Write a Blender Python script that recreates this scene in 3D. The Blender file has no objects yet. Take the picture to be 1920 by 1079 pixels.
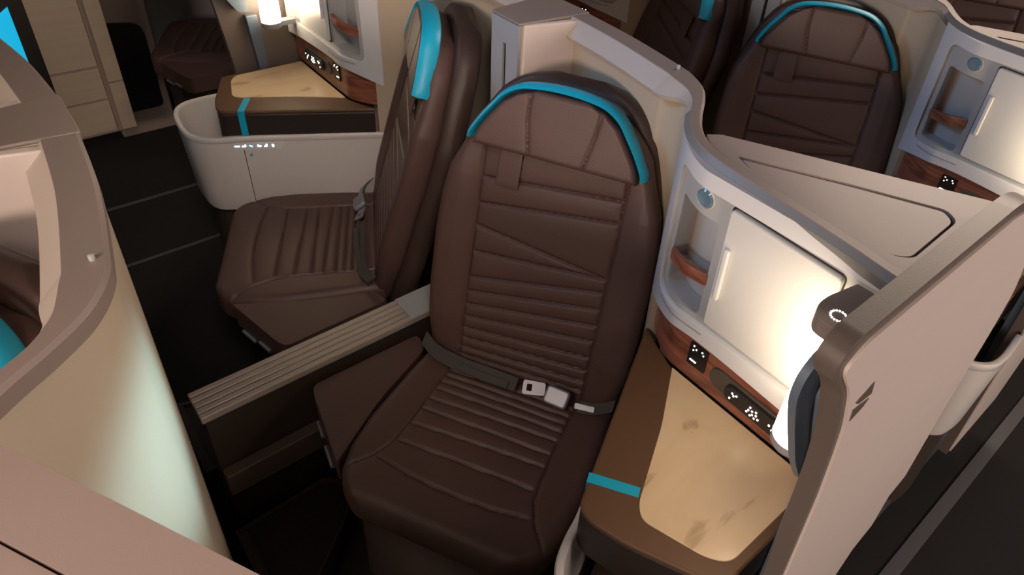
import bpy, bmesh, math
import numpy as np
from mathutils import Vector, Matrix
from mathutils.geometry import tessellate_polygon

scene = bpy.context.scene
COL = scene.collection
XM = -1.356           # plane of symmetry of the centre pair of seats
PITCH = 1.15          # distance from one row to the next
PI = math.pi

# ------------------------------------------------------------------ materials
def mat(name, col, rough=.5, metal=0., spec=.5, bump=0., bscale=200., vary=0., vscale=6., emit=None, estr=0., sheen=0., coat=0., stretch=(1, 1, 1)):
    m = bpy.data.materials.new(name); m.use_nodes = True
    nt = m.node_tree; b = nt.nodes['Principled BSDF']
    b.inputs['Base Color'].default_value = (*col, 1); b.inputs['Roughness'].default_value = rough
    b.inputs['Metallic'].default_value = metal; b.inputs['Specular IOR Level'].default_value = spec
    b.inputs['Coat Weight'].default_value = coat; b.inputs['Coat Roughness'].default_value = .15
    if sheen: b.inputs['Sheen Weight'].default_value = sheen
    tc = nt.nodes.new('ShaderNodeTexCoord'); mp = nt.nodes.new('ShaderNodeMapping')
    mp.inputs['Scale'].default_value = stretch
    nt.links.new(tc.outputs['Object'], mp.inputs['Vector'])
    n = nt.nodes.new('ShaderNodeTexNoise'); n.inputs['Scale'].default_value = vscale; n.inputs['Detail'].default_value = 5
    nt.links.new(mp.outputs['Vector'], n.inputs['Vector'])
    mx = nt.nodes.new('ShaderNodeMix'); mx.data_type = 'RGBA'
    k = vary
    mx.inputs[6].default_value = tuple(c * (1 - k) for c in col) + (1,)
    mx.inputs[7].default_value = tuple(min(1, c * (1 + k)) for c in col) + (1,)
    nt.links.new(n.outputs['Fac'], mx.inputs[0]); nt.links.new(mx.outputs[2], b.inputs['Base Color'])
    if bump:
        n2 = nt.nodes.new('ShaderNodeTexNoise'); n2.inputs['Scale'].default_value = bscale; n2.inputs['Detail'].default_value = 3
        nt.links.new(mp.outputs['Vector'], n2.inputs['Vector'])
        bp = nt.nodes.new('ShaderNodeBump'); bp.inputs['Strength'].default_value = bump; bp.inputs['Distance'].default_value = .002
        nt.links.new(n2.outputs['Fac'], bp.inputs['Height']); nt.links.new(bp.outputs['Normal'], b.inputs['Normal'])
    if emit:
        b.inputs['Emission Color'].default_value = (*emit, 1); b.inputs['Emission Strength'].default_value = estr
    return m

def wood_mat():
    m = mat('rosewood', (.30, .085, .045), rough=.32, coat=.3)
    nt = m.node_tree; b = nt.nodes['Principled BSDF']
    tc = nt.nodes.new('ShaderNodeTexCoord'); mp = nt.nodes.new('ShaderNodeMapping')
    mp.inputs['Scale'].default_value = (2.2, 2.2, 16); mp.inputs['Rotation'].default_value = (0, .12, 0)
    nt.links.new(tc.outputs['Object'], mp.inputs['Vector'])
    n = nt.nodes.new('ShaderNodeTexNoise'); n.inputs['Scale'].default_value = 2.2; n.inputs['Detail'].default_value = 6; n.inputs['Distortion'].default_value = 1.4
    nt.links.new(mp.outputs['Vector'], n.inputs['Vector'])
    r = nt.nodes.new('ShaderNodeValToRGB'); e = r.color_ramp.elements
    e[0].position = .3; e[0].color = (.13, .042, .026, 1); e[1].position = .7; e[1].color = (.36, .135, .078, 1)
    x = r.color_ramp.elements.new(.5); x.color = (.26, .088, .052, 1)
    nt.links.new(n.outputs['Fac'], r.inputs['Fac']); nt.links.new(r.outputs['Color'], b.inputs['Base Color'])
    return m

def marble_mat():
    m = mat('cream_marble', (.62, .50, .36), rough=.25)
    nt = m.node_tree; b = nt.nodes['Principled BSDF']
    tc = nt.nodes.new('ShaderNodeTexCoord'); mp = nt.nodes.new('ShaderNodeMapping')
    mp.inputs['Scale'].default_value = (7, 2.6, 1); mp.inputs['Rotation'].default_value = (0, 0, .25)
    nt.links.new(tc.outputs['Object'], mp.inputs['Vector'])
    n = nt.nodes.new('ShaderNodeTexNoise'); n.inputs['Scale'].default_value = 1.6; n.inputs['Detail'].default_value = 7; n.inputs['Distortion'].default_value = .8
    nt.links.new(mp.outputs['Vector'], n.inputs['Vector'])
    r = nt.nodes.new('ShaderNodeValToRGB'); e = r.color_ramp.elements
    e[0].position = .27; e[0].color = (.33, .22, .12, 1); e[1].position = .75; e[1].color = (.66, .50, .32, 1)
    x = r.color_ramp.elements.new(.36); x.color = (.60, .44, .27, 1)
    nt.links.new(n.outputs['Fac'], r.inputs['Fac']); nt.links.new(r.outputs['Color'], b.inputs['Base Color'])
    return m

M = {}
M['leather'] = mat('brown_leather', (.088, .048, .040), rough=.48, bump=.25, bscale=420, vary=.10, vscale=7, spec=.4)
M['leather2'] = mat('dark_brown_leather', (.050, .029, .023), rough=.45, bump=.25, bscale=420, vary=.10, spec=.4)
M['tableleather'] = mat('tan_brown_leather', (.105, .052, .025), rough=.5, bump=.3, bscale=500, vary=.06, spec=.4)
M['tablebase'] = mat('dark_leather_edge', (.022, .014, .011), rough=.55, bump=.2, bscale=400)
M['cyan'] = mat('turquoise_trim', (.006, .36, .56), rough=.42, bump=.1, bscale=500)
M['cream'] = mat('cream_shell', (.45, .37, .28), rough=.5, bump=.08, bscale=600, vary=.03)
M['pinkcream'] = mat('pinkish_beige_panel', (.61, .52, .475), rough=.5, bump=.1, bscale=700, vary=.03, stretch=(1, .15, 3))
M['taupe'] = mat('taupe_rim', (.235, .185, .162), rough=.42, bump=.08, bscale=600, vary=.03)
M['bevel'] = mat('light_beige_bevel', (.46, .385, .325), rough=.45, bump=.08, bscale=600, vary=.03)
M['shelf'] = mat('rose_taupe_top', (.29, .22, .195), rough=.45, bump=.08, bscale=600, vary=.02)
M['tub'] = mat('warm_white_tub', (.62, .58, .55), rough=.35)
M['rimfront'] = mat('shaded_rim_front', (.19, .185, .18), rough=.4)  # weaker light on the bevel over the unit, put into a darker grey
M['grey'] = mat('silver_grey_plastic', (.38, .385, .385), rough=.38)
M['greyblue'] = mat('blue_grey_plastic', (.30, .31, .34), rough=.38)
M['white'] = mat('gloss_white_plastic', (.62, .62, .64), rough=.28, coat=.4)
M['door'] = mat('satin_white_door', (.56, .555, .55), rough=.35)
M['wood'] = wood_mat(); M['marble'] = marble_mat()
M['wingrim'] = mat('dark_taupe_wing_rim', (.125, .099, .086), rough=.42, bump=.08, bscale=600)
M['leaf'] = mat('blue_lit_door_edge', (.11, .14, .185), rough=.4)  # blue cabin light on the door edge put into the base colour
M['black'] = mat('black_plastic', (.012, .011, .011), rough=.3)
M['gap'] = mat('shadow_gap_seal', (.02, .015, .013), rough=.8)
M['carpet'] = mat('black_brown_carpet', (.006, .005, .0045), rough=.95, bump=.5, bscale=300, vary=.3, vscale=12)
M['track'] = mat('seat_track_cover', (.07, .068, .074), rough=.5)
M['metal'] = mat('brushed_steel', (.36, .36, .38), rough=.5, metal=.85)
M['webbing'] = mat('grey_brown_webbing', (.050, .043, .038), rough=.7, bump=.5, bscale=600)
M['divider'] = mat('beige_aluminium_slat', (.42, .36, .31), rough=.4, metal=.2)
M['brownpanel'] = mat('dark_brown_panel', (.042, .028, .020), rough=.6, vary=.05)
M['ledge'] = mat('brown_ledge', (.11, .078, .057), rough=.55)
M['lamp'] = mat('lit_frosted_shade', (.9, .85, .78), rough=.5, emit=(1., .80, .55), estr=14.)
M['led'] = mat('lit_white_led', (1, 1, 1), emit=(1, .93, .8), estr=8.)
M['ledblue'] = mat('lit_blue_led', (.2, .5, 1), emit=(.15, .55, 1), estr=4.)
M['screen'] = mat('lit_cyan_screen', (.0, .05, .07), rough=.2, emit=(.01, .36, .60), estr=1.)
M['glassblue'] = mat('blue_glass_button', (.10, .17, .24), rough=.12, coat=.8)
M['emblem'] = mat('bronze_emblem', (.16, .125, .10), rough=.4, metal=.3)
M['wallpanel'] = mat('grey_sidewall', (.30, .29, .30), rough=.6)
M['cabinet'] = mat('beige_laminate', (.34, .28, .215), rough=.5, vary=.12, vscale=5, stretch=(1, .4, 8))

# ------------------------------------------------------------------ mesh helpers
def mkmesh(name, verts, faces, m, smooth=True, recalc=True, angle=40):
    me = bpy.data.meshes.new(name)
    me.from_pydata([tuple(float(c) for c in v) for v in verts], [], faces)
    me.materials.append(m)
    if recalc:
        bm = bmesh.new(); bm.from_mesh(me); bmesh.ops.recalc_face_normals(bm, faces=bm.faces); bm.to_mesh(me); bm.free()
    if smooth:
        me.shade_smooth()
        try: me.set_sharp_from_angle(angle=math.radians(angle))
        except Exception: pass
    me.update()
    return me

def join(*parts):
    V, F = [], []
    for v, f in parts:
        k = len(V); V += list(v); F += [[i + k for i in q] for q in f]
    return V, F

def obj(name, geo, m, parent=None, org=(0, 0, 0), bevel=0., seg=3, smooth=True, angle=40, label=None):
    v, f = geo
    v = [(p[0] - org[0], p[1] - org[1], p[2] - org[2]) for p in v]
    o = bpy.data.objects.new(name, mkmesh(name, v, f, m, smooth=smooth, angle=angle)); COL.objects.link(o)
    if parent is not None: o.parent = parent
    if bevel:
        b = o.modifiers.new('bevel', 'BEVEL'); b.width = bevel; b.segments = seg; b.limit_method = 'ANGLE'; b.angle_limit = math.radians(35)
        b.harden_normals = False
        wn = o.modifiers.new('weighted', 'WEIGHTED_NORMAL'); wn.keep_sharp = True
    if label: o['label'] = label
    return o

def tag(o, label, cat, group=None):
    o['label'] = label; o['category'] = cat
    if group: o['group'] = group
    return o

def empty(name, loc, rz=0.):
    o = bpy.data.objects.new(name, None); COL.objects.link(o); o.location = loc; o.rotation_euler = (0, 0, rz)
    o.empty_display_size = .1
    return o

def copy_tree(o, parent=None):
    c = o.copy(); COL.objects.link(c); c.parent = parent
    for ch in list(o.children): copy_tree(ch, c)
    return c

def place(root, row=0, mirror=False, label=None, group=None, dx=0., dy=0., dz=0.):
    """copy a thing into another row and/or into the mirrored seat"""
    c = copy_tree(root)
    x, y, z = root.location
    if mirror:
        c.location = (2 * XM - x + dx, y + row * PITCH + dy, z + dz); c.scale = (-1, 1, 1); c.rotation_euler = (0, 0, -root.rotation_euler[2])
    else: c.location = (x + dx, y + row * PITCH + dy, z + dz)
    if label: c['label'] = label
    if group: c['group'] = group
    return c

def box(x0, x1, y0, y1, z0, z1):
    v = [(x0, y0, z0), (x1, y0, z0), (x1, y1, z0), (x0, y1, z0), (x0, y0, z1), (x1, y0, z1), (x1, y1, z1), (x0, y1, z1)]
    return v, [[0, 3, 2, 1], [4, 5, 6, 7], [0, 1, 5, 4], [1, 2, 6, 5], [2, 3, 7, 6], [3, 0, 4, 7]]

def rounded(poly, r, n=5):
    """round the corners of a 2D polygon; r a number or one per corner"""
    out = []; k = len(poly)
    for i in range(k):
        rr = r[i] if isinstance(r, (list, tuple)) else r
        p = Vector(poly[i]); a = Vector(poly[i - 1]); b = Vector(poly[(i + 1) % k])
        if rr <= 0: out.append(tuple(p)); continue
        da = (a - p); db = (b - p); la, lb = da.length, db.length
        da.normalize(); db.normalize()
        t = min(rr, la * .48, lb * .48)
        A = p + da * t; B = p + db * t
        for j in range(n + 1):
            s = j / n
            out.append(tuple((A * (1 - s) ** 2 + p * 2 * s * (1 - s) + B * s * s)))
    return out

def smoothpath(pts, n=6):
    pts = [np.array(p, float) for p in pts]
    P = [2 * pts[0] - pts[1]] + pts + [2 * pts[-1] - pts[-2]]
    out = []
    for i in range(1, len(P) - 2):
        p0, p1, p2, p3 = P[i - 1], P[i], P[i + 1], P[i + 2]
        for j in range(n):
            t = j / n
            out.append(.5 * ((2 * p1) + (-p0 + p2) * t + (2 * p0 - 5 * p1 + 4 * p2 - p3) * t * t + (-p0 + 3 * p1 - 3 * p2 + p3) * t ** 3))
    out.append(pts[-1])
    return out

def tess(loops):
    """triangulate 2D loops (outer + holes) -> triangles over concatenated points"""
    return [list(t) for t in tessellate_polygon([[Vector((p[0], p[1], 0)) for p in l] for l in loops])]

def prism(poly, z0, z1, fmap=lambda a, b, c: (a, b, c), holes=(), taper=None):
    """solid between two levels of a 2D outline, open through its holes; fmap places (a, b, level)"""
    loops = [list(poly)] + [list(h) for h in holes]
    allp = [p for l in loops for p in l]; n = len(allp)
    lowp = allp
    if taper: lowp = [taper(p) for p in allp]
    v = [fmap(p[0], p[1], z0) for p in lowp] + [fmap(p[0], p[1], z1) for p in allp]
    f = []
    if not holes and len(poly) <= 64:
        f += [list(range(n))[::-1], [i + n for i in range(n)]]
    else:
        T = tess(loops)
        f += [t[::-1] for t in T] + [[i + n for i in t] for t in T]
    k = 0
    for l in loops:
        m_ = len(l)
        for i in range(m_):
            j = (i + 1) % m_; f.append([k + i, k + j, k + j + n, k + i + n])
        k += m_
    return v, f

def sweep(path, profile, closed_profile=True, caps=True):
    """path: list of (x,y); profile(i,t) -> list of (offset to the right-hand normal, z)"""
    V, F = [], []; n = len(path)
    for i, p in enumerate(path):
        a = path[max(0, i - 1)]; b = path[min(n - 1, i + 1)]
        d = np.array(b) - np.array(a); d = d / (np.linalg.norm(d) + 1e-9); nr = np.array([d[1], -d[0]])
        pr = profile(i / (n - 1)); m_ = len(pr)
        for (o, z) in pr: V.append((p[0] + nr[0] * o, p[1] + nr[1] * o, z))
    for i in range(n - 1):
        for j in range(m_ if closed_profile else m_ - 1):
            k = (j + 1) % m_
            F.append([i * m_ + j, i * m_ + k, (i + 1) * m_ + k, (i + 1) * m_ + j])
    if caps and closed_profile:
        F.append(list(range(m_))[::-1]); F.append([(n - 1) * m_ + j for j in range(m_)])
    return V, F

def tube(pts, r, n=8):
    pts = [np.array(p, float) for p in pts]; V, F = [], []
    up = np.array([0, 0, 1.])
    for i, p in enumerate(pts):
        d = pts[min(i + 1, len(pts) - 1)] - pts[max(i - 1, 0)]; d /= np.linalg.norm(d) + 1e-12
        a = np.cross(d, up if abs(d[2]) < .9 else np.array([1., 0, 0])); a /= np.linalg.norm(a); b = np.cross(d, a)
        for k in range(n):
            t = 2 * PI * k / n; V.append(tuple(p + r * (math.cos(t) * a + math.sin(t) * b)))
    for i in range(len(pts) - 1):
        for k in range(n):
            l = (k + 1) % n; F.append([i * n + k, i * n + l, (i + 1) * n + l, (i + 1) * n + k])
    F.append(list(range(n))[::-1]); F.append([(len(pts) - 1) * n + k for k in range(n)])
    return V, F

def lathe(cx, cy, prof, n=32):
    V, F = [], []
    for (r, z) in prof:
        for k in range(n):
            t = 2 * PI * k / n; V.append((cx + r * math.cos(t), cy + r * math.sin(t), z))
    m_ = len(prof)
    for i in range(m_ - 1):
        for k in range(n):
            l = (k + 1) % n; F.append([i * n + k, i * n + l, (i + 1) * n + l, (i + 1) * n + k])
    F.append(list(range(n))[::-1]); F.append([(m_ - 1) * n + k for k in range(n)])
    return V, F

def disc_front(cx, cz, y, r, t, n=28):
    """small round button on a face that looks toward -y"""
    v, f = lathe(0, 0, [(r, 0), (r, t * .6), (r * .8, t), (r * .3, t * .8)], n)
    return [(cx + p[0], y - p[2], cz + p[1]) for p in v], f

# padded, seamed cushions -------------------------------------------------
def segdist(P, a, b):
    a = np.array(a, float); b = np.array(b, float); ab = b - a
    t = np.clip(((P - a) @ ab) / (ab @ ab), 0, 1)
    return np.linalg.norm(P - (a + t[..., None] * ab), axis=-1)

def pad(X, s0, s1, nx, ns, T, R, seams=(), gw=.0045, gd=.006, puff=.0, extra=None, bulge=0.):
    """closed pad. local a = across, s = along, d = height above its own front plane (0 is the front face, -T the rear)"""
    t = np.linspace(-1, 1, nx + 1); v = np.sin(t * PI / 2) * .35 + t * .65
    u = np.linspace(0, 1, ns + 1); s = s0 + (s1 - s0) * (u + .0 * u)
    Vv, S = np.meshgrid(v, s)
    W = np.array([X(q) for q in s])[:, None]
    A = Vv * W
    d = np.minimum(np.minimum(W * (1 - np.abs(Vv)), S - s0), s1 - S)
    dd = np.clip(d, 0, R)
    edge = np.sqrt(np.maximum(R * R - (R - dd) ** 2, 0)) - R
    H = edge.copy()
    H += bulge * (1 - Vv ** 2) * np.sin(PI * np.clip((S - s0) / (s1 - s0), 0, 1))
    P = np.stack([A, S], -1)
    if len(seams):
        D = np.full(A.shape, 9.)
        for sm in seams:
            for i in range(len(sm) - 1): D = np.minimum(D, segdist(P, sm[i], sm[i + 1]))
        H -= gd * np.exp(-(D / gw) ** 2)
        if puff: H += puff * (1 - np.exp(-D / .012)) - puff
    if extra is not None: H = extra(A, S, H)
    front = np.stack([A, S, H], -1).reshape(-1, 3)
    Hb = -T - edge
    Hb = np.minimum(Hb, H - .001)
    back = np.stack([A, S, Hb], -1).reshape(-1, 3)
    n1 = nx + 1; N = n1 * (ns + 1)
    F = []
    for i in range(ns):
        for j in range(nx):
            a = i * n1 + j
            F.append([a, a + 1, a + n1 + 1, a + n1]); F.append([N + a, N + a + n1, N + a + n1 + 1, N + a + 1])
    for i in range(ns):
        a = i * n1; F.append([a, a + n1, N + a + n1, N + a]); a = i * n1 + nx; F.append([a, N + a, N + a + n1, a + n1])
    for j in range(nx):
        a = j; F.append([a, N + a, N + a + 1, a + 1]); a = ns * n1 + j; F.append([a, a + 1, N + a + 1, N + a])
    return np.vstack([front, back]), F

def interp(tab):
    xs = [a for a, b in tab]; ys = [b for a, b in tab]
    return lambda q: float(np.interp(q, xs, ys))

# ------------------------------------------------------------------ the seat
TILT = math.radians(16)
SEAT_O = (-.99 + .02 * math.cos(math.radians(27.7)), .803 + .02 * math.sin(math.radians(27.7)), 0.)
def on_back(P):      # (a, s, d) on the reclined back -> seat space
    return [(p[0], p[1] * math.sin(TILT) - p[2] * math.cos(TILT), .47 + p[1] * math.cos(TILT) + p[2] * math.sin(TILT)) for p in P]

def make_seat():
    r = empty('airline_seat', SEAT_O, math.radians(27.7))
    Xb = interp([(-.06, .25), (0, .262), (.1, .279), (.2, .287), (.35, .29), (.45, .285), (.53, .272), (.6, .243), (.66, .222), (.69, .200), (.72, .17), (.74, .14), (.755, .09)])
    H = [(.50, .55), (.558, .592), (.455, .505), (.37, .345), (.335, .392), (.245, .318), (.20, .268), (.165, .222), (.118, .165), (.09, .125), (.065, .09), (.03, .06)]
    seams = [[(-.183, .62), (-.180, .42), (-.178, .2), (-.172, .0)], [(.183, .62), (.186, .45), (.182, .25), (.184, .0)]]
    seams += [[(-.176, a), (.176, b)] for a, b in [(.522, .556), (.452, .500), (.392, .352), (.318, .352), (.244, .315), (.203, .268), (.165, .222), (.128, .178), (.094, .130), (.064, .092), (.036, .058), (.012, .03)]]
    def ex(A, S, Hh):   # bolsters rise a little either side of the centre panel
        return Hh + .012 * np.clip((np.abs(A) - .18) / .05, 0, 1) * np.clip((S - .02) / .1, 0, 1) * np.clip((.62 - S) / .1, 0, 1)
    P, F = pad(Xb, -.05, .755, 180, 320, .065, .028, seams, gw=.0036, gd=.0055, puff=.004, extra=ex)
    obj('backrest', (on_back(P), F), M['leather'], r, angle=60)
    # rear shell of the seat back
    Xs = interp([(-.25, .27), (0, .285), (.35, .297), (.5, .293), (.6, .262), (.68, .230), (.74, .190), (.77, .155), (.79, .11), (.801, .06)])
    P, F = pad(Xs, -.25, .801, 40, 80, .07, .03)
    P[:, 2] -= .058
    obj('back_shell', (on_back(P), F), M['leather2'], r, angle=60, label='darker brown leather shell behind the back cushion')
    # headrest
    Xh = interp([(.612, .206), (.63, .203), (.65, .195), (.69, .168), (.725, .142), (.75, .108), (.768, .06)])
    hs = [[(-.072, .79), (-.073, .70), (-.058, .61)], [(.102, .79), (.094, .70), (.076, .61)]]
    P, F = pad(Xh, .608, .768, 110, 60, .05, .014, hs, gw=.003, gd=.005, puff=.002)
    P[:, 2] += .034
    h = obj('headrest', (on_back(P), F), M['leather'], r, angle=60)
    # turquoise band round the edge of the headrest
    dome = [(-.226, .622), (-.222, .640), (-.198, .682), (-.172, .718), (-.147, .749), (-.108, .773), (-.055, .783), (0, .786), (.055, .783), (.108, .773), (.147, .749), (.172, .718), (.198, .682), (.222, .640), (.226, .622)]
    path = smoothpath(dome, 5)
    def prof(t):
        w = .011
        return [(0, -.012), (0, .014), (.003, .024), (.008, .031), (w, .034), (w + .004, .02), (w + .004, -.012), (.005, -.017)]
    V, F = sweep([tuple(p) for p in path], prof)
    obj('trim', (on_back(V), F), M['cyan'], h, angle=50, label='turquoise edge band')
    # fabric tag hanging below the headrest
    P, F = pad(lambda q: .030, .515, .612, 14, 14, .004, .0015)
    P[:, 0] -= .108; P[:, 2] += .010
    obj('fabric_tag', (on_back(P), F), M['leather'], r)
    # side strap with clip
    V, F = tube(on_back([(-.206, .625, -.004), (-.222, .59, -.008), (-.226, .555, -.012)]), .004)
    V2, F2 = box(-.236, -.216, -.004, .004, -.016, .016)
    c = on_back([(-.226, .545, -.012)])[0]
    V2 = [(a + .0 - (-.226) * 0 + 0, b + c[1], z + c[2]) for a, b, z in V2]
    obj('strap', (V, F), M['black'], h); obj('strap_clip', (V2, F2), M['black'], h, bevel=.002)
    # cushion
    Xc = interp([(-.46, .17), (-.45, .205), (-.43, .236), (-.40, .258), (-.34, .276), (-.25, .283), (-.1, .275), (.03, .262)])
    cs = [[(-.176, .0), (-.178, -.22), (-.185, -.30), (-.208, -.352), (-.25, -.40)], [(.176, .0), (.178, -.22), (.185, -.30), (.208, -.352), (.25, -.40)],
          [(-.19, -.348), (-.1, -.362), (0, -.366), (.1, -.362), (.19, -.348)]]
    cs += [[(-.17, a), (.17, b)] for a, b in [(-.045, -.03), (-.065, -.055), (-.088, -.080), (-.115, -.105), (-.15, -.135), (-.185, -.178), (-.235, -.215), (-.29, -.28)]]
    P, F = pad(Xc, -.46, .03, 150, 140, .10, .03, cs, gw=.0032, gd=.0055, puff=.004, bulge=.006)
    V = [(p[0], p[1], .47 + p[2]) for p in P]
    obj('cushion', (V, F), M['leather'], r, angle=60)
    # pedestal below the cushion
    poly = rounded([(-.24, -.40), (.24, -.40), (.25, .05), (-.25, .05)], .04)
    obj('seat_base', prism(poly, 0.0, .375), M['tablebase'], r, bevel=.01)
    # three-cornered pad between cushion and centre divider
    tri = rounded([(-.462, -.236), (-.440, -.262), (-.272, -.398), (-.286, -.20), (-.272, -.005), (-.318, .035)], [.02, .02, .012, .05, .02, .02])
    tp = obj('side_pad', prism(tri, .385, .462), M['leather'], r, bevel=.009)
    cl = [tube([(-.415, -.288, .40), (-.375, -.320, .40)], .006), tube([(-.36, -.333, .388), (-.31, -.373, .388)], .006)]
    for q in cl: obj('pad_latch', q, M['metal'], tp, label='short steel bar under the pad edge')
    obj('pad_support', prism(rounded([(-.42, -.22), (-.27, -.34), (-.27, -.02), (-.31, .01)], .02), 0.0, .385), M['tablebase'], tp)
    # lap belt lying in the crease
    b = None
    strap = [(-.272, -.005, .50), (-.22, -.030, .492), (-.14, -.040, .490), (-.06, -.041, .492), (.02, -.042, .492)]
    def webbing(pts, w=.024):
        V, F = [], []; pts = smoothpath(pts, 6)
        for p in pts:
            V += [(p[0], p[1] - w * .55, p[2] - w * .25), (p[0], p[1] + w * .55, p[2] + w * .65), (p[0], p[1] + w * .55 + .001, p[2] + w * .65 + .003), (p[0], p[1] - w * .55 - .001, p[2] - w * .25 + .003)]
        for i in range(len(pts) - 1):
            for j in range(4):
                k = (j + 1) % 4; F.append([i * 4 + j, i * 4 + k, i * 4 + 4 + k, i * 4 + 4 + j])
        F += [[3, 2, 1, 0], [len(V) - 4, len(V) - 3, len(V) - 2, len(V) - 1]]
        return V, F
    belt = obj('seat_belt', webbing(strap), M['webbing'], r)
    obj('webbing', webbing([(.19, -.038, .492), (.23, -.030, .494), (.272, -.005, .50)], .020), M['webbing'], belt)
    obj('webbing', webbing([(-.272, -.012, .490), (-.12, -.050, .494), (.0, -.054, .496)], .012), M['webbing'], belt)
    V, F = prism(rounded([(-.032, -.024), (.032, -.024), (.032, .024), (-.032, .024)], .012), 0, .018)
    R_ = Matrix.Rotation(math.radians(38), 3, 'X')
    def posed(V, c, rz=0.):
        Rz = Matrix.Rotation(rz, 3, 'Z')
        return [tuple(Rz @ (R_ @ Vector(p)) + Vector(c)) for p in V]
    obj('buckle', (posed(V, (.132, -.036, .502), -.05), F), M['metal'], belt, bevel=.006, label='silver lift-flap buckle')
    V, F = prism(rounded([(-.03, -.018), (.028, -.016), (.028, .016), (-.03, .018)], .007), 0, .006, holes=[rounded([(-.02, -.009), (-.006, -.009), (-.006, .009), (-.02, .009)], .003)])
    obj('tongue', (posed(V, (.068, -.036, .505), .25), F), M['metal'], belt, bevel=.0015)
    V, F = prism(rounded([(-.026, -.008), (.026, -.008), (.026, .008), (-.026, .008)], .004), 0, .005)
    obj('adjuster', (posed(V, (.205, -.036, .500), .15), F), M['metal'], belt, bevel=.0015)
    return r

# ------------------------------------------------------------------ partition shell of one suite (outer path = aft face)
OUT = [(-1.276, 1.245), (-1.10, 1.232), (-.93, 1.206), (-.872, 1.192), (-.817, 1.160), (-.776, 1.115), (-.738, 1.062), (-.694, 1.012)]
BACKRIM = OUT + [(-.640, .980), (-.569, .966), (-.472, .958), (-.335, .945), (-.262, .935), (-.196, .928)]
def make_shell():
    org = (-.9, 1.19, 0)
    r = empty('suite_shell', org)
    path = [tuple(p) for p in smoothpath(OUT, 7)]
    # upright wall
    wo = lambda t: .066 - .034 * min(1, max(0, (t - .35) / .35))
    w = sweep(path, lambda t: [(.004, .02), (.004, 1.262), (wo(t), 1.262), (wo(t), .02)])
    obj('curved_panel', w, M['cream'], r, org)
    # return from the centre post to the wall
    ret = prism([(-1.305, 1.05), (-1.292, 1.046), (-1.245, 1.200), (-1.262, 1.225)], .02, 1.288)
    obj('corner_panel', ret, M['pinkcream'], r, org, bevel=.004)
    # rim with flat top and sloping inner face
    p2 = [tuple(p) for p in smoothpath(BACKRIM, 7)]
    def prof(t, top=True):
        k = min(1, max(0, (t - .22) / .20)); k = k * k * (3 - 2 * k)
        k0 = 1 - min(1, t / .05)
        flat = .054 * (1 - k) + .024 * k
        out = .088 * (1 - k) + .034 * k
        lo = 1.248 * (1 - k) + 1.274 * k
        return [(0, 1.262), (0, 1.287), (.006, 1.2925), (flat, 1.2925), (flat + .001, 1.2905), (flat - .01, 1.262)] if top else [(flat - .006, 1.2905), (flat + .001, 1.2905), (out, lo + .006), (out - .004, lo - .004), (.02, 1.252), (.02, 1.262)]
    obj('rim', sweep(p2, prof), M['taupe'], r, org, angle=24)
    nb = int(len(p2) * .46); N_ = len(p2) - 1
    obj('rim_bevel', sweep(p2[:nb], lambda t: prof(t * (nb - 1) / N_, False)), M['bevel'], r, org, angle=24, label='lighter sloping underside of the rim')
    obj('rim_front', sweep(p2[nb - 1:], lambda t: prof((nb - 1 + t * (N_ - nb + 1)) / N_, False)), M['rimfront'], r, org, angle=24)
    v, f = lathe(-.912, 1.183, [(.004, 1.292), (.004, 1.300), (.002, 1.301)], 12)
    obj('rim_stud', (v, f), M['grey'], r, org)
    # top surface aft of the unit, with a sunk three-cornered lid
    back = [(-.196, .930), (-.196, 1.290), (-.256, 1.263), (-.373, 1.201), (-.541, 1.114), (-.686, 1.036)]
    edge = [p for p in BACKRIM if p[0] > -.70]
    poly = rounded([(-.690, 1.020)] + [(a, b - .004) for a, b in edge[1:]] + [(-.196, 1.288), (-.256, 1.263), (-.373, 1.201), (-.541, 1.114), (-.672, 1.044)], 0)
    hole = rounded([(-.605, 1.004), (-.569, .990), (-.448, .980), (-.275, .968), (-.254, .990), (-.258, 1.150), (-.285, 1.168), (-.426, 1.100)], [.008, .01, .01, .012, .012, .02, .012, .02])
    body = prism(poly, 1.262, 1.281, holes=[hole])
    obj('counter_top', join(body, prism([(-.70, 1.035), (-.66, 1.005), (-.196, 1.0), (-.196, 1.288), (-.256, 1.263), (-.373, 1.201), (-.541, 1.114), (-.672, 1.044)], .60, 1.262)), M['shelf'], r, org, angle=30)
    c = np.mean(hole, axis=0)
    lid = [tuple(c + (np.array(p) - c) * .962) for p in hole]
    obj('lid', prism(lid, 1.2622, 1.2785), M['shelf'], r, org, bevel=.0025, label='three-cornered lid set into the top')
    return r

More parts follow.
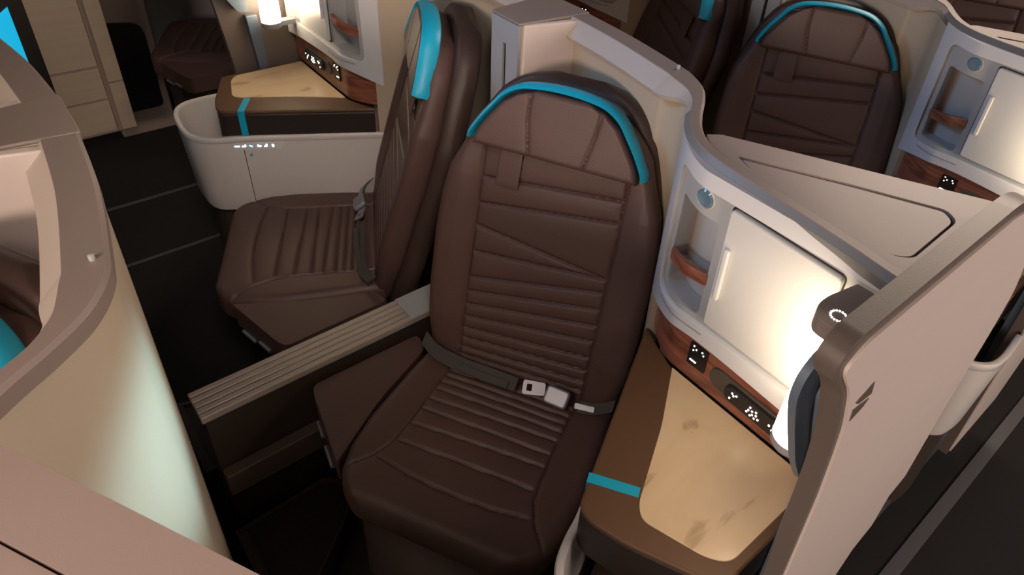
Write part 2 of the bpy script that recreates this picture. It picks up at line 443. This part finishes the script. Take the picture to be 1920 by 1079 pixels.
def make_post():
    org = (XM, 1.14, 0)
    r = empty('divider_post', org)
    h = XM
    poly = [(-1.411, 1.045), (2 * h + 1.411, 1.045), (2 * h + 1.440, 1.245), (-1.440, 1.245)]
    poly = rounded(poly, [.004, .004, .03, .03])
    slot = [(h - .008, 1.0), (h + .008, 1.0), (h + .008, 1.09), (h - .008, 1.09)]
    obj('column', prism(poly, .02, 1.286), M['cream'], r, org, bevel=.003)
    top = rounded([(-1.414, 1.036), (2 * h + 1.414, 1.036), (2 * h + 1.440, 1.247), (-1.440, 1.247)], [.006, .006, .01, .01])
    obj('cap', prism(top, 1.286, 1.2935), M['taupe'], r, org, bevel=.003)
    # front plate, open along the slot
    pl = [(-1.411, .03), (2 * h + 1.411, .03), (2 * h + 1.411, 1.286), (-1.411, 1.286)]
    sl = rounded([(h - .013 + .006, .49), (h + .013 - .006, .49), (h + .007, 1.225), (h - .007, 1.225)], .006)
    obj('front_plate', prism(pl, 1.035, 1.0449, lambda a, b, c: (a, c, b), holes=[sl]), M['greyblue'], r, org, smooth=False)
    obj('slot', box(h - .010, h + .010, 1.0415, 1.0448, .48, 1.235), M['black'], r, org, label='black vertical slot the screen rises from')
    obj('rear_slot', box(h - .016, h + .016, 1.244, 1.2490, .36, .94), M['black'], r, org, label='glossy black strip on the aft side')
    return r

# ------------------------------------------------------------------ storage unit with door, niche and wood band
def bend(x): return .085 * (max(0., -.60 - x) / .135) ** 1.6
def bent(geo):
    """slice a flat front across and push its seat-side end back along the curve"""
    v, f = geo
    me = bpy.data.meshes.new('tmp'); me.from_pydata([tuple(map(float, p)) for p in v], [], f)
    bm = bmesh.new(); bm.from_mesh(me); bpy.data.meshes.remove(me)
    bmesh.ops.recalc_face_normals(bm, faces=bm.faces)
    bmesh.ops.dissolve_limit(bm, angle_limit=.01, verts=bm.verts, edges=bm.edges)
    for x in np.arange(-.735, -.590, .009):
        bmesh.ops.bisect_plane(bm, geom=bm.verts[:] + bm.edges[:] + bm.faces[:], plane_co=(x, 0, 0), plane_no=(1, 0, 0), dist=1e-6)
    for q in bm.verts: q.co.y += bend(q.co.x)
    bm.verts.index_update()
    V = [tuple(q.co) for q in bm.verts]; F = [[q.index for q in g.verts] for g in bm.faces]
    bm.free(); return V, F
def make_unit():
    org = (-.43, .96, 0)
    r = empty('storage_unit', org)
    W = lambda a, b, c: (a, c, b)
    dens = lambda p: p
    outer = dens(rounded([(-.737, 1.278), (-.197, 1.278), (-.197, .880), (-.30, .892), (-.465, .903), (-.57, .905), (-.66, .893), (-.737, .858)], [0, 0, 0, .03, .05, .05, .05, 0]))
    rec = dens(rounded([(-.692, 1.243), (-.236, 1.243), (-.236, .938), (-.385, .942), (-.565, .942), (-.696, .930)], [.03, .02, .02, .03, .03, .03]))
    obj('frame', bent(prism(outer, .920, .965, W, holes=[rec])), M['white'], r, org, bevel=.004)
    # recessed grey panel with the niche cut through it
    nic = rounded([(-.672, 1.180), (-.561, 1.180), (-.561, .955), (-.676, .950)], .012)
    obj('inset_panel', bent(prism(rec, .9325, .940, W, holes=[nic])), M['grey'], r, org)
    n2 = [(-.674, 1.182), (-.559, 1.182), (-.559, .953), (-.678, .948)]
    niche = bent(prism(n2, .9402, 1.0, W, holes=[nic]))
    obj('niche', join(niche, bent(prism(n2, .985, .992, W))), M['grey'], r, org)
    bar = bent(prism(rounded([(-.676, 1.040), (-.600, 1.056), (-.559, 1.062), (-.559, 1.034), (-.600, 1.028), (-.676, 1.012)], .003), .929, .941, W))
    obj('retaining_bar', bar, M['wood'], r, org, bevel=.002, label='reddish wood bar across the open niche')
    k = obj('jack_button', disc_front(-.603, 1.216, .9325 + .002, .019, .008), M['glassblue'], r, org, label='round blue-grey button above the niche')
    v, f = lathe(0, 0, [(.0225, 0), (.0225, .003), (.020, .005), (.0185, .003)], 32)
    obj('ring', ([(-.603 + p[0], .9335 - p[2], 1.216 + p[1]) for p in v], f), M['grey'], k, org)
    d = obj('door', prism(rounded([(-.540, 1.232), (-.318, 1.226), (-.318, .955), (-.540, .958)], .010), .921, .9322, W), M['door'], r, org, bevel=.003)
    obj('handle', prism(rounded([(-.529, 1.155), (-.517, 1.155), (-.517, 1.035), (-.529, 1.035)], .005), .911, .9212, W), M['white'], d, org, bevel=.003)
    gap = dens(rounded([(-.5435, 1.2355), (-.3145, 1.2295), (-.3145, .9515), (-.5435, .9545)], .011)); gin = dens(rounded([(-.5402, 1.2322), (-.3178, 1.2262), (-.3178, .9548), (-.5402, .9578)], .010))
    obj('door_gap', prism(gap, .9318, .9326, W, holes=[gin]), M['gap'], r, org)
    obj('vent_slot', bent(prism(rounded([(-.668, .924), (-.535, .930), (-.535, .9265), (-.668, .9205)], .002), .9192, .9205, W)), M['greyblue'], r, org)
    # wood band
    wb = dens(rounded([(-.735, .900), (-.66, .925), (-.57, .93), (-.197, .91), (-.197, .7735), (-.735, .7735)], [0, .02, .02, 0, 0, 0]))
    band = obj('wood_band', bent(prism(wb, .9405, .990, W)), M['wood'], r, org, bevel=.003)
    s = obj('power_socket', prism(rounded([(-.562, .878), (-.516, .878), (-.516, .818), (-.562, .818)], .003), .9365, .9405, W), M['black'], band, org, label='black socket plate')
    bits = []
    for (a, b) in [(-.553, .870), (-.546, .864), (-.531, .868), (-.527, .862), (-.553, .858)]: bits.append(box(a, a + .0025, .9355, .9366, b, b + .0025))
    bits.append(box(-.555, -.539, .9355, .9366, .830, .8325))
    [obj('marking', q, M['led'], s, org, smooth=False) for q in bits]
    return r

def make_remote():
    org = (-.40, .935, .835)
    r = empty('remote_control', org)
    # dock and handset lie along the wood band
    T = lambda cx, cz, an, y0: (lambda a, b, c: (cx + a * math.cos(an) - b * math.sin(an), y0 + c, cz + a * math.sin(an) + b * math.cos(an)))
    an = math.radians(-1.5)
    pill = rounded([(-.105, -.024), (.105, -.024), (.105, .024), (-.105, .024)], .023, 8)
    obj('dock', prism(pill, -.0035, .0045, T(-.395, .836, an, .936)), mat('dark_taupe_dock', (.07, .055, .042), rough=.4), r, org, bevel=.0015)
    p2 = rounded([(-.060, -.020), (.085, -.020), (.085, .020), (-.060, .020)], .019, 8)
    h = obj('handset', prism(p2, -.0135, -.0035, T(-.395, .836, an, .936)), M['black'], r, org, bevel=.003)
    f = T(-.395, .836, an, .936)
    bits = []
    for (a, b) in [(-.040, .008), (-.036, .004), (-.043, -.008), (-.030, .009), (.004, .010), (.010, .004), (.002, .001), (.012, -.004), (.018, .009), (.020, .001), (.008, -.009), (.018, -.009), (-.001, -.006), (.026, -.005), (.050, .004), (.058, -.003), (.062, -.010), (.072, .004)]:
        x, y, z = f(a, b, -.0141); bits.append(box(x - .0016, x + .0016, y - .0003, y + .001, z - .0016, z + .0016))
    [obj('button_light', q, M['led'], h, org, smooth=False) for q in bits]
    return r

def make_lamp():
    org = (-.270, .838, .945)
    r = empty('reading_lamp', org)
    cx, cy = org[0], org[1]
    n = 36
    obj('shade', lathe(cx, cy, [(.014, .958), (.030, .960), (.0335, .966), (.0335, .985), (.0305, 1.10), (.0285, 1.200), (.026, 1.2065), (.012, 1.207)], n), M['lamp'], r, org, angle=60)
    b = join(lathe(cx, cy, [(.020, .932), (.029, .934), (.0345, .942), (.0345, .9575), (.02, .9576)], n), prism(rounded([(cx - .012, cy + .02), (cx + .02, cy + .02), (cx + .02, .9195), (cx - .012, .9195)], .003), .938, .955))
    obj('base', b, M['greyblue'], r, org, angle=50)
    cap = rounded([(cx - .036, cy - .012), (cx - .022, cy - .038), (cx + .022, cy - .038), (cx + .040, cy - .015), (cx + .044, .9195), (cx - .024, .9195), (cx - .036, cy + .018)], [.02, .016, .016, .016, .003, .003, .012])
    c = obj('cap', prism(cap, 1.2075, 1.238), M['taupe'], r, org, bevel=.004)
    dots = []
    for k in range(16):
        t = 2 * PI * k / 16; x = cx - .002 + .0115 * math.cos(t); y = cy - .010 + .0115 * math.sin(t)
        dots.append(lathe(x, y, [(.0015, 1.2378), (.0015, 1.2387), (.0008, 1.2389)], 8))
    [obj('light_dot', q, M['led'], c, org) for q in dots]
    return r

# ------------------------------------------------------------------ side console: tub, leather top, marble
def make_console():
    org = (-.42, .72, 0)
    r = empty('side_console', org)
    path = [(-.728, 1.0), (-.62, .81), (-.506, .607), (-.478, .545), (-.452, .500), (-.418, .472), (-.375, .458), (-.31, .458), (-.245, .466), (-.190, .486), (-.158, .525), (-.150, .580), (-.152, .640), (-.156, .690)]
    pp = [tuple(p) for p in smoothpath(path, 5)]
    # the tub: wall with a rim, tapering in below
    def prof(t):
        return [(-.012, .668), (-.011, .676), (-.008, .679), (.002, .679), (.005, .675), (.005, .668), (.003, .662), (.002, .650), (-.014, .40), (-.022, .372), (-.036, .372), (-.022, .47)]
    def prof2(t): return [(a, z) for a, z in prof(t)]
    tub = sweep(pp, prof2)
    obj('tub', tub, M['tub'], r, org, angle=50)
    fl = rounded([(-.67, .985), (-.465, .625), (-.435, .560), (-.405, .515), (-.37, .500), (-.245, .512), (-.200, .54), (-.190, .60), (-.190, .68), (-.222, .70), (-.222, .985)], .01)
    obj('pocket_floor', prism(fl, .372, .50), M['ledge'], r, org)
    obj('plinth', prism(fl, 0.0, .372, taper=None), M['brownpanel'], r, org)
    obj('rim_line', sweep(pp, lambda t: [(.0036, .658), (.0036, .6605), (.0, .6605), (.0, .658)]), M['greyblue'], r, org)
    # leather block
    lb = rounded([(-.716, .985), (-.497, .600), (-.474, .558), (-.440, .552), (-.376, .572), (-.2175, .648), (-.2175, .939), (-.60, .939), (-.66, .962)], [.0, .03, .02, .02, .02, .004, 0, .01, 0])
    t = obj('leather_top', prism(lb, .757, .770), M['tableleather'], r, org, bevel=.005)
    obj('leather_skirt', prism([(p[0] * .995 - .0022, p[1] * .99 + .0075) for p in lb], .655, .7575), M['tablebase'], t, org, bevel=.006, label='near-black leather side below the brown top')
    mb = rounded([(-.592, .9365), (-.500, .803), (-.410, .645), (-.384, .626), (-.268, .664), (-.236, .690), (-.236, .9365)], [.0, .02, .02, .02, .02, .02, 0])
    obj('marble_inlay', prism(mb, .7675, .7722), M['marble'], t, org, bevel=.0012)
    # turquoise strap over the leather
    A = np.array((-.503, .611)); B = np.array((-.424, .662)); d = (B - A) / np.linalg.norm(B - A); n = np.array((-d[1], d[0]))
    o = -d * .0035
    def q(p, s): return tuple(p + n * .0105 * s)
    st = prism([q(A, -1), q(B, -1), q(B, 1), q(A, 1)], .7695, .7710)
    s2 = prism([q(A + o, -1), q(A + d * .004, -1), q(A + d * .004, 1), q(A + o, 1)], .60, .7708)
    obj('turquoise_strap', join(st, s2), M['cyan'], t, org, bevel=.0006, label='turquoise strap across the corner')
    # seat control strip below the rim, on the face beside the seat
    def along(u, off, z):     # u = distance along the straight side from the front corner
        a = np.array((-.506, .607)); b = np.array((-.728, 1.0)); dd = (b - a) / np.linalg.norm(b - a); nn = np.array((-dd[1], dd[0]))
        p = a + dd * u + nn * off; return (p[0], p[1], z)
    V = [along(-.045, .0045, .628), along(.108, .0045, .628), along(.120, .0045, .656), along(-.045, .0045, .656), along(-.045, -.006, .628), along(.108, -.006, .628), along(.120, -.006, .656), along(-.045, -.006, .656)]
    cp = obj('control_strip', (V, [[0, 1, 2, 3], [7, 6, 5, 4], [0, 4, 5, 1], [1, 5, 6, 2], [2, 6, 7, 3], [3, 7, 4, 0]]), M['white'], r, org, bevel=.001)
    def icon(u, shapes):
        out = []
        for (du, dz, w, h) in shapes:
            v = [along(u + du - w, .0052, .643 + dz - h), along(u + du + w, .0052, .643 + dz - h), along(u + du + w, .0052, .643 + dz + h), along(u + du - w, .0052, .643 + dz + h)]
            v += [along(u + du - w, .0040, .643 + dz - h), along(u + du + w, .0040, .643 + dz - h), along(u + du + w, .0040, .643 + dz + h), along(u + du - w, .0040, .643 + dz + h)]
            out.append((v, [[0, 1, 2, 3], [7, 6, 5, 4], [0, 4, 5, 1], [1, 5, 6, 2], [2, 6, 7, 3], [3, 7, 4, 0]]))
        return join(*out)
    us = [-.030, -.008, .014, .040, .062, .084]
    shp = [[(0, 0, .0075, .0018)], [(-.002, -.001, .004, .0018), (.004, .002, .002, .003)], [(-.003, .002, .002, .002), (.002, -.001, .003, .002)], [(-.003, .001, .002, .003), (.002, -.001, .004, .002)], [(.002, .002, .002, .004), (-.002, -.002, .004, .0018)], [(0, 0, .0028, .0045)]]
    for i, (u, s) in enumerate(zip(us, shp)):
        obj('icon', icon(u, s), M['ledblue'] if i == 2 else M['led'], cp, org, label='blue lit seat icon' if i == 2 else None)
    # panel joint and small maker's mark on the face
    V = [along(-.012, .0028, .628), along(-.010, .0028, .628), along(-.010, -.0135, .385), along(-.012, -.0135, .385), along(-.012, -.004, .628), along(-.010, -.004, .628), along(-.010, -.020, .385), along(-.012, -.020, .385)]
    obj('panel_joint', (V, [[0, 1, 2, 3], [7, 6, 5, 4], [0, 4, 5, 1], [1, 5, 6, 2], [2, 6, 7, 3], [3, 7, 4, 0]]), M['gap'], r, org)
    return r

# ------------------------------------------------------------------ privacy wing at the aisle
FRONT = [(.572, 1.437), (.548, 1.415), (.556, 1.388), (.598, 1.340), (.640, 1.240), (.664, 1.14), (.680, 1.03), (.705, .83), (.73, .50), (.745, .12)]
FACE = [(.600, 1.420), (.566, 1.400), (.578, 1.378), (.616, 1.330), (.657, 1.235), (.678, 1.14), (.694, 1.05), (.718, .82), (.742, .50), (.757, .13)]
def make_wing():
    org = (-.178, .95, 0)
    r = empty('privacy_wing', org)
    yz = lambda a, b, c: (c, a, b)
    aft = [(1.10, .12), (1.19, .36), (1.262, .39), (1.262, .51), (1.325, .53), (1.312, .80), (1.33, 1.0), (1.322, 1.12), (1.256, 1.232), (1.165, 1.335), (1.085, 1.405), (1.0, 1.437)]
    poly = FRONT + aft
    poly = rounded(poly, [.03] + [.03] * (len(FRONT) - 2) + [0] + [0, .004, .004, .004, .004, .05, .05, .04, .05, .05, .05, .04], 4)
    obj('rim', prism(poly, -.188, -.162, yz), M['wingrim'], r, org, bevel=.008)
    aft2 = [(1.10, .13), (1.188, .37), (1.258, .395), (1.258, .515), (1.32, .535), (1.308, .80), (1.325, 1.0), (1.316, 1.115), (1.250, 1.222), (1.158, 1.322), (1.080, 1.390), (.998, 1.418)]
    f = rounded(FACE + aft2, [.03] + [.03] * (len(FACE) - 2) + [0] + [0, .004, .004, .004, .004, .05, .05, .04, .05, .05, .05, .04], 4)
    obj('face_panel', prism(f, -.168, -.158, yz), M['pinkcream'], r, org, bevel=.0045)
    # sliding door leaf parked inside the wing, its edge showing with the blue light painted in
    d1 = rounded([(.655, 1.338), (.628, 1.338), (.603, 1.318), (.602, 1.280), (.632, 1.208), (.690, 1.085), (.733, 1.012), (.752, .985), (.785, .985), (.782, 1.03), (.735, 1.11), (.680, 1.22), (.655, 1.28), (.66, 1.32)], [.02, .02, .03, .03, .03, .03, .02, .01, 0, .01, .01, .01, .01, .01])
    dl = obj('sliding_door', prism(d1, -.2165, -.205, yz), M['leaf'], r, org, bevel=.0035, label='leading edge of the sliding door, blue light painted into its colour')
    d3 = rounded([(.66, 1.335), (.640, 1.27), (.672, 1.19), (.715, 1.09), (.745, 1.0), (.785, 1.0), (.755, 1.09), (.705, 1.21), (.685, 1.27), (.69, 1.33)], .01)
    obj('inner_strip', prism(d3, -.2005, -.1885, yz), M['leaf'], r, org, bevel=.002)
    d2 = rounded([(.770, .968), (.785, .80), (.80, .55), (.81, .30), (.84, .30), (.83, .55), (.81, .968)], .006)
    obj('door_pocket', prism(d2, -.2165, -.1885, yz), M['leaf'], r, org, bevel=.003)
    obj('gap_strip', prism([(.64, 1.325), (.665, 1.21), (.71, 1.11), (.755, .995), (.775, .995), (.73, 1.11), (.685, 1.21), (.66, 1.325)], -.2052, -.2003, yz), M['black'], r, org)  # black strip filling the dark gap between leaf and inner strip
    # split-diamond emblem on the aisle face
    up = [(.684, 1.303), (.648, 1.291), (.659, 1.281), (.694, 1.275)]
    lo = [(.658, 1.250), (.651, 1.276), (.661, 1.2745), (.693, 1.267), (.684, 1.257)]
    em = obj('emblem', prism(up, -.1585, -.157, yz), M['emblem'], r, org, label='upper half of the small bronze split-diamond emblem')
    obj('emblem', prism(lo, -.1585, -.157, yz), M['emblem'], r, org, label='lower half of the small bronze split-diamond emblem')
    return r

def make_divider():
    org = (XM, .6, 0)
    r = empty('centre_divider', org)
    obj('panel', box(XM - .040, XM + .040, .138, 1.03, .02, .470), M['brownpanel'], r, org, bevel=.004)
    xs = np.linspace(XM - .050, XM + .050, 6)
    for i in range(5):
        obj('slat', box(xs[i] + .0018, xs[i + 1] - .0018, .130, 1.034, .466, .488), M['divider'], r, org, bevel=.003)
    obj('end_block', box(XM - .049, XM + .049, .70, 1.034, .4875, .4895), M['grey'], r, org, bevel=.001)
    for s in (-1, 1):
        obj('ledge', box(XM + s * .0405, XM + s * .075, .14, .50, .195, .275) if s > 0 else box(XM - .075, XM - .0405, .14, .50, .195, .275), M['ledge'], r, org, bevel=.004)
    return r

def make_footrest():
    org = (-1.12, .25, 0)
    r = empty('footwell_pad', org)
    p = rounded([(-1.245, .12), (-1.255, .372), (-1.215, .400), (-1.125, .378), (-1.005, .235), (-.95, .12)], [0, .03, .03, .03, .03, 0])
    obj('cushion', prism(p, .03, .098), M['tablebase'], r, org, bevel=.01)
    c = np.mean(p, axis=0)
    hole = [tuple(c + (np.array(q) - c) * .90) for q in p]; out = [tuple(c + (np.array(q) - c) * 1.02) for q in p]
    obj('frame', prism(out, .0, .106, holes=[hole]), M['brownpanel'], r, org, bevel=.003)
    return r

# ================================================================== build
seat = make_seat(); shell = make_shell(); post = make_post(); unit = make_unit(); remote = make_remote()
lamp = make_lamp(); console = make_console(); wing = make_wing(); divider = make_divider(); foot = make_footrest()

tag(seat, 'large brown leather seat in the middle of the picture, silver buckle on its cushion', 'airplane seat', 'seats with turquoise headrest bands')
tag(shell, 'cream shell curving behind the middle seat, its taupe rim running right above the white unit', 'partition', 'suite partitions')
tag(post, 'beige post with black slot rising just behind the middle seat headrest', 'post', 'centre posts')
tag(unit, 'white storage unit with door, niche and red wood band right of the middle seat', 'cabinet', 'white storage units')
tag(remote, 'black remote docked in the wood band beside the pale marble table at lower right', 'remote control', 'remotes')
tag(lamp, 'glowing white lamp with taupe cap in front of the white door at right', 'lamp', 'reading lamps')
tag(console, 'brown leather side table with marble inlay and turquoise strap, right of the middle seat', 'side table', 'side consoles')
tag(wing, 'tall pinkish-beige panel with diamond emblem at the right edge by the aisle', 'partition', 'aisle wings')
tag(divider, 'low beige slatted divider between the middle seat and the seat left of it', 'divider', 'centre dividers')
tag(foot, 'low dark foot pad on the floor in front of the middle seat', 'footrest', 'foot pads')

# the mirrored neighbour
sl = place(seat, 0, True, 'brown leather seat seen side-on, facing left, behind the slatted divider')
place(shell, 0, True, 'cream shell wall behind the side-on left seat, upper edge of the picture')
place(unit, 0, True, 'white storage unit with wood band at upper left, beside the hanging glowing lamp')
place(remote, 0, True, 'black remote with lit buttons in the wood band at upper left')
place(lamp, 0, True, 'glowing white lamp at the top edge, upper left')
place(console, 0, True, 'side table at upper left with turquoise strap and lit icons on its white tub')
place(wing, 0, True, 'beige aisle panel standing left of the upper left marble table')
place(foot, 0, True, 'low dark foot pad on the floor left of the slatted divider')
# row in front (nearest the camera)
place(seat, -1, False, 'brown seat mostly hidden inside the near left shell, turquoise edge just showing')
place(shell, -1, False, 'cream shell with taupe rim filling the lower left foreground, pinkish top at bottom left')
place(shell, -1, True, 'taupe-rimmed shell at the far left edge beside the near left shell')
place(post, -1, False, 'taupe-capped post joining the two near left shells')
# row behind
place(seat, 1, False, 'brown seat at upper right, turquoise band round the headrest, facing the camera')
place(seat, 1, True, 'brown seat at top centre-right seen side-on with turquoise band end and strap')
place(shell, 1, False, 'cream shell and taupe rim at the top right behind the upper right seat')
place(shell, 1, True, 'cream shell at the top edge behind the side-on seat at top centre-right')
place(post, 1, False, 'slotted post between the two seats at the top right')
place(unit, 1, False, 'white storage unit with blue button and wood band at the upper right edge')
place(unit, 1, True, 'white storage unit at the top edge just right of the near slotted post')
place(remote, 1, False, 'black remote in the wood band at the upper right edge')
place(console, 1, False, 'side table of the row behind, seen past the aft edge of the right panel')
place(lamp, 1, False, 'glowing lamp on the white unit of the row behind, beyond the right edge')
place(wing, 1, False, 'aisle panel of the row behind at the right edge')
place(seat, 2, False, 'dark seat two rows behind at the top right corner')

# ------------------------------------------------------------------ screen of the left seat, on the back of the shell in front
org = (-2.25, .03, 1.0)
r = empty('monitor', org, 0)
A = np.array((-2.04, -.092)); B = np.array((-2.47, .128)); d = (B - A) / np.linalg.norm(B - A); n = np.array((d[1], -d[0]));
if n[1] < 0: n = -n
def slab(u0, u1, z0, z1, o0, o1):
    V = []
    for z in (z0, z1):
        for (u, o) in ((u0, o0), (u1, o0), (u1, o1), (u0, o1)):
            p = A + d * u + n * o; V.append((p[0], p[1], z))
    return V, [[0, 3, 2, 1], [4, 5, 6, 7], [0, 1, 5, 4], [1, 2, 6, 5], [2, 3, 7, 6], [3, 0, 4, 7]]
obj('housing', slab(.0, .50, .80, 1.25, .012, .03), M['black'], r, org, bevel=.004)
obj('screen', slab(.03, .402, .90, 1.15, .0302, .0312), M['screen'], r, org, label='lit cyan display')
tag(r, 'black monitor with bright cyan display in the top left corner', 'monitor')

# ------------------------------------------------------------------ window suites across the left aisle
place(seat, 0, True, 'dark brown seat across the left aisle by the window, upper left', dx=-1.77, dy=.315)
org = (-3.47, .25, 0)
r = empty('suite_side_panel', org)
X0 = -3.45
obj('frame', box(X0 - .04, X0, -.15, .486, .17, 1.35), M['taupe'], r, org, bevel=.006)
obj('panel', box(X0 + .0, X0 + .006, .02, .405, .50, 1.30), M['cabinet'], r, org, bevel=.002)
obj('panel', box(X0 + .0, X0 + .006, .02, .405, .345, .49), M['cabinet'], r, org, bevel=.002)
obj('panel', box(X0 + .0, X0 + .006, .02, .405, .185, .335), M['cabinet'], r, org, bevel=.002)
obj('edge_strip', box(X0, X0 + .010, .425, .484, .42, 1.32), M['cabinet'], r, org, bevel=.002)
obj('edge_strip', box(X0, X0 + .010, .425, .484, .18, .41), M['cabinet'], r, org, bevel=.002)
tag(r, 'tall beige panelled door with horizontal joints at the upper left', 'partition')
org = (-3.9, .62, 0)
r = empty('window_side_console', org)
obj('body', box(-4.08, -3.70, .45, .70, 0, 1.0), M['taupe'], r, org, bevel=.01)
V, F = prism(rounded([(.46, .13), (.665, .13), (.665, .52), (.645, .57), (.46, .60)], .03), -3.702, -3.694, lambda a, b, c: (c, a, b))
obj('opening', (V, F), M['black'], r, org, bevel=.003, label='near-black rounded panel')
tag(r, 'taupe console with rounded black panel behind the beige panelled door', 'cabinet')

# ------------------------------------------------------------------ floor, tracks, cabin wall
def struct(name, geo, m, bevel=0):
    o = obj(name, geo, m, bevel=bevel); o['kind'] = 'structure'; return o
struct('floor', box(-4.3, 1.4, -2.5, 6.5, -.05, 0), M['carpet'])
struct('trim_1', box(-.108, -.070, -2.4, 6.4, 0, .006), M['track'])
struct('trim_2', box(-.222, -.200, 1.32, 6.4, 0, .02), M['track'])
struct('trim_3', box(-2.664, -2.652, -2.4, 6.4, 0, .005), M['track'])
struct('trim_4', box(-3.100, -3.086, -2.4, 6.4, 0, .005), M['track'])
struct('wall_left', box(-4.2, -4.1, -2.5, 6.5, 0, 2.2), M['wallpanel'])

# ------------------------------------------------------------------ light
w = bpy.data.worlds.new('cabin'); scene.world = w; w.use_nodes = True
w.node_tree.nodes['Background'].inputs[0].default_value = (.62, .50, .44, 1)
w.node_tree.nodes['Background'].inputs[1].default_value = .045
def area(name, loc, target, size, power, col, sy=None):
    l = bpy.data.lights.new(name, 'AREA'); l.energy = power; l.color = col; l.size = size
    if sy: l.shape = 'RECTANGLE'; l.size_y = sy
    o = bpy.data.objects.new(name, l); COL.objects.link(o); o.location = loc
    o.rotation_euler = (Vector(target) - Vector(loc)).to_track_quat('-Z', 'Y').to_euler(); return o
area('key_front', (.6, -2.6, 2.0), (-.8, 1.0, 1.0), 1.3, 72, (1., .79, .655), .6)
area('ceiling_wash', (.3, .9, 3.0), (-.4, .9, 0), 2.6, 2, (1., .76, .64), 1.2)
area('aisle_warm', (2.2, 1.9, 1.8), (-.16, 1.0, 1.0), 1.0, 40, (1., .83, .74), .8)
mb = area('mood_blue', (-2.0, -.1, 2.4), (-.40, 1.9, .95), .9, 1.3, (.30, .56, 1.), .5); mb.data.spread = math.radians(48)
area('aft_warm', (-.9, 3.6, 2.5), (-1.0, 0, .8), 1.4, 36, (1., .80, .64), .6)
fo = area('front_overhead', (-.3, -.7, 2.2), (-.5, -.02, 1.28), .5, 1.7, (1., .80, .70), .3); fo.data.spread = math.radians(70)
dl = area('left_fill', (.1, .05, 2.7), (-2.05, .72, .6), .4, 1.3, (1., .84, .74), .4); dl.data.spread = math.radians(36)  # added fill to brighten the left unit and tub
sp = bpy.data.lights.new('glow_spot', 'SPOT'); sp.energy = 300; sp.color = (.45, .86, 1.); sp.spot_size = math.radians(12); sp.spot_blend = 1.; sp.shadow_soft_size = .05  # added spot imitating the reflected mood glow on the near shell
spo = bpy.data.objects.new('glow_spot', sp); COL.objects.link(spo); spo.location = (-.25, 1.5, 2.2)
spo.rotation_euler = (Vector((-.87, .05, .95)) - Vector(spo.location)).to_track_quat('-Z', 'Y').to_euler()
def point(name, loc, power, col, rad=.03):
    l = bpy.data.lights.new(name, 'POINT'); l.energy = power; l.color = col; l.shadow_soft_size = rad
    o = bpy.data.objects.new(name, l); COL.objects.link(o); o.location = loc; return o

# ------------------------------------------------------------------ camera
R = [[0.6487507191693409, 0.4764420566375193, -0.5934016102474561], [0.7572711389659079, -0.3270666211738577, 0.5653033233611782], [0.0752524183434625, -0.8161068508356777, -0.5729805245839805]]
F_, H_, CX, CY = 1324.3183, 1.9241, 1055.514, 386.319
cam = bpy.data.cameras.new('camera'); co = bpy.data.objects.new('camera', cam); COL.objects.link(co)
m4 = Matrix([[R[0][0], -R[0][1], -R[0][2], 0], [R[1][0], -R[1][1], -R[1][2], 0], [R[2][0], -R[2][1], -R[2][2], H_], [0, 0, 0, 1]])
co.matrix_world = m4
cam.sensor_width = 36; cam.lens = F_ / 1920 * 36; cam.clip_start = .02
cam.shift_x = -(CX - 960) / 1920; cam.shift_y = (CY - 539.5) / 1920
scene.camera = co
vs = scene.view_settings
vs.view_transform = 'Standard'; vs.look = 'None'; vs.exposure = .25; vs.gamma = 1; vs.use_curve_mapping = False
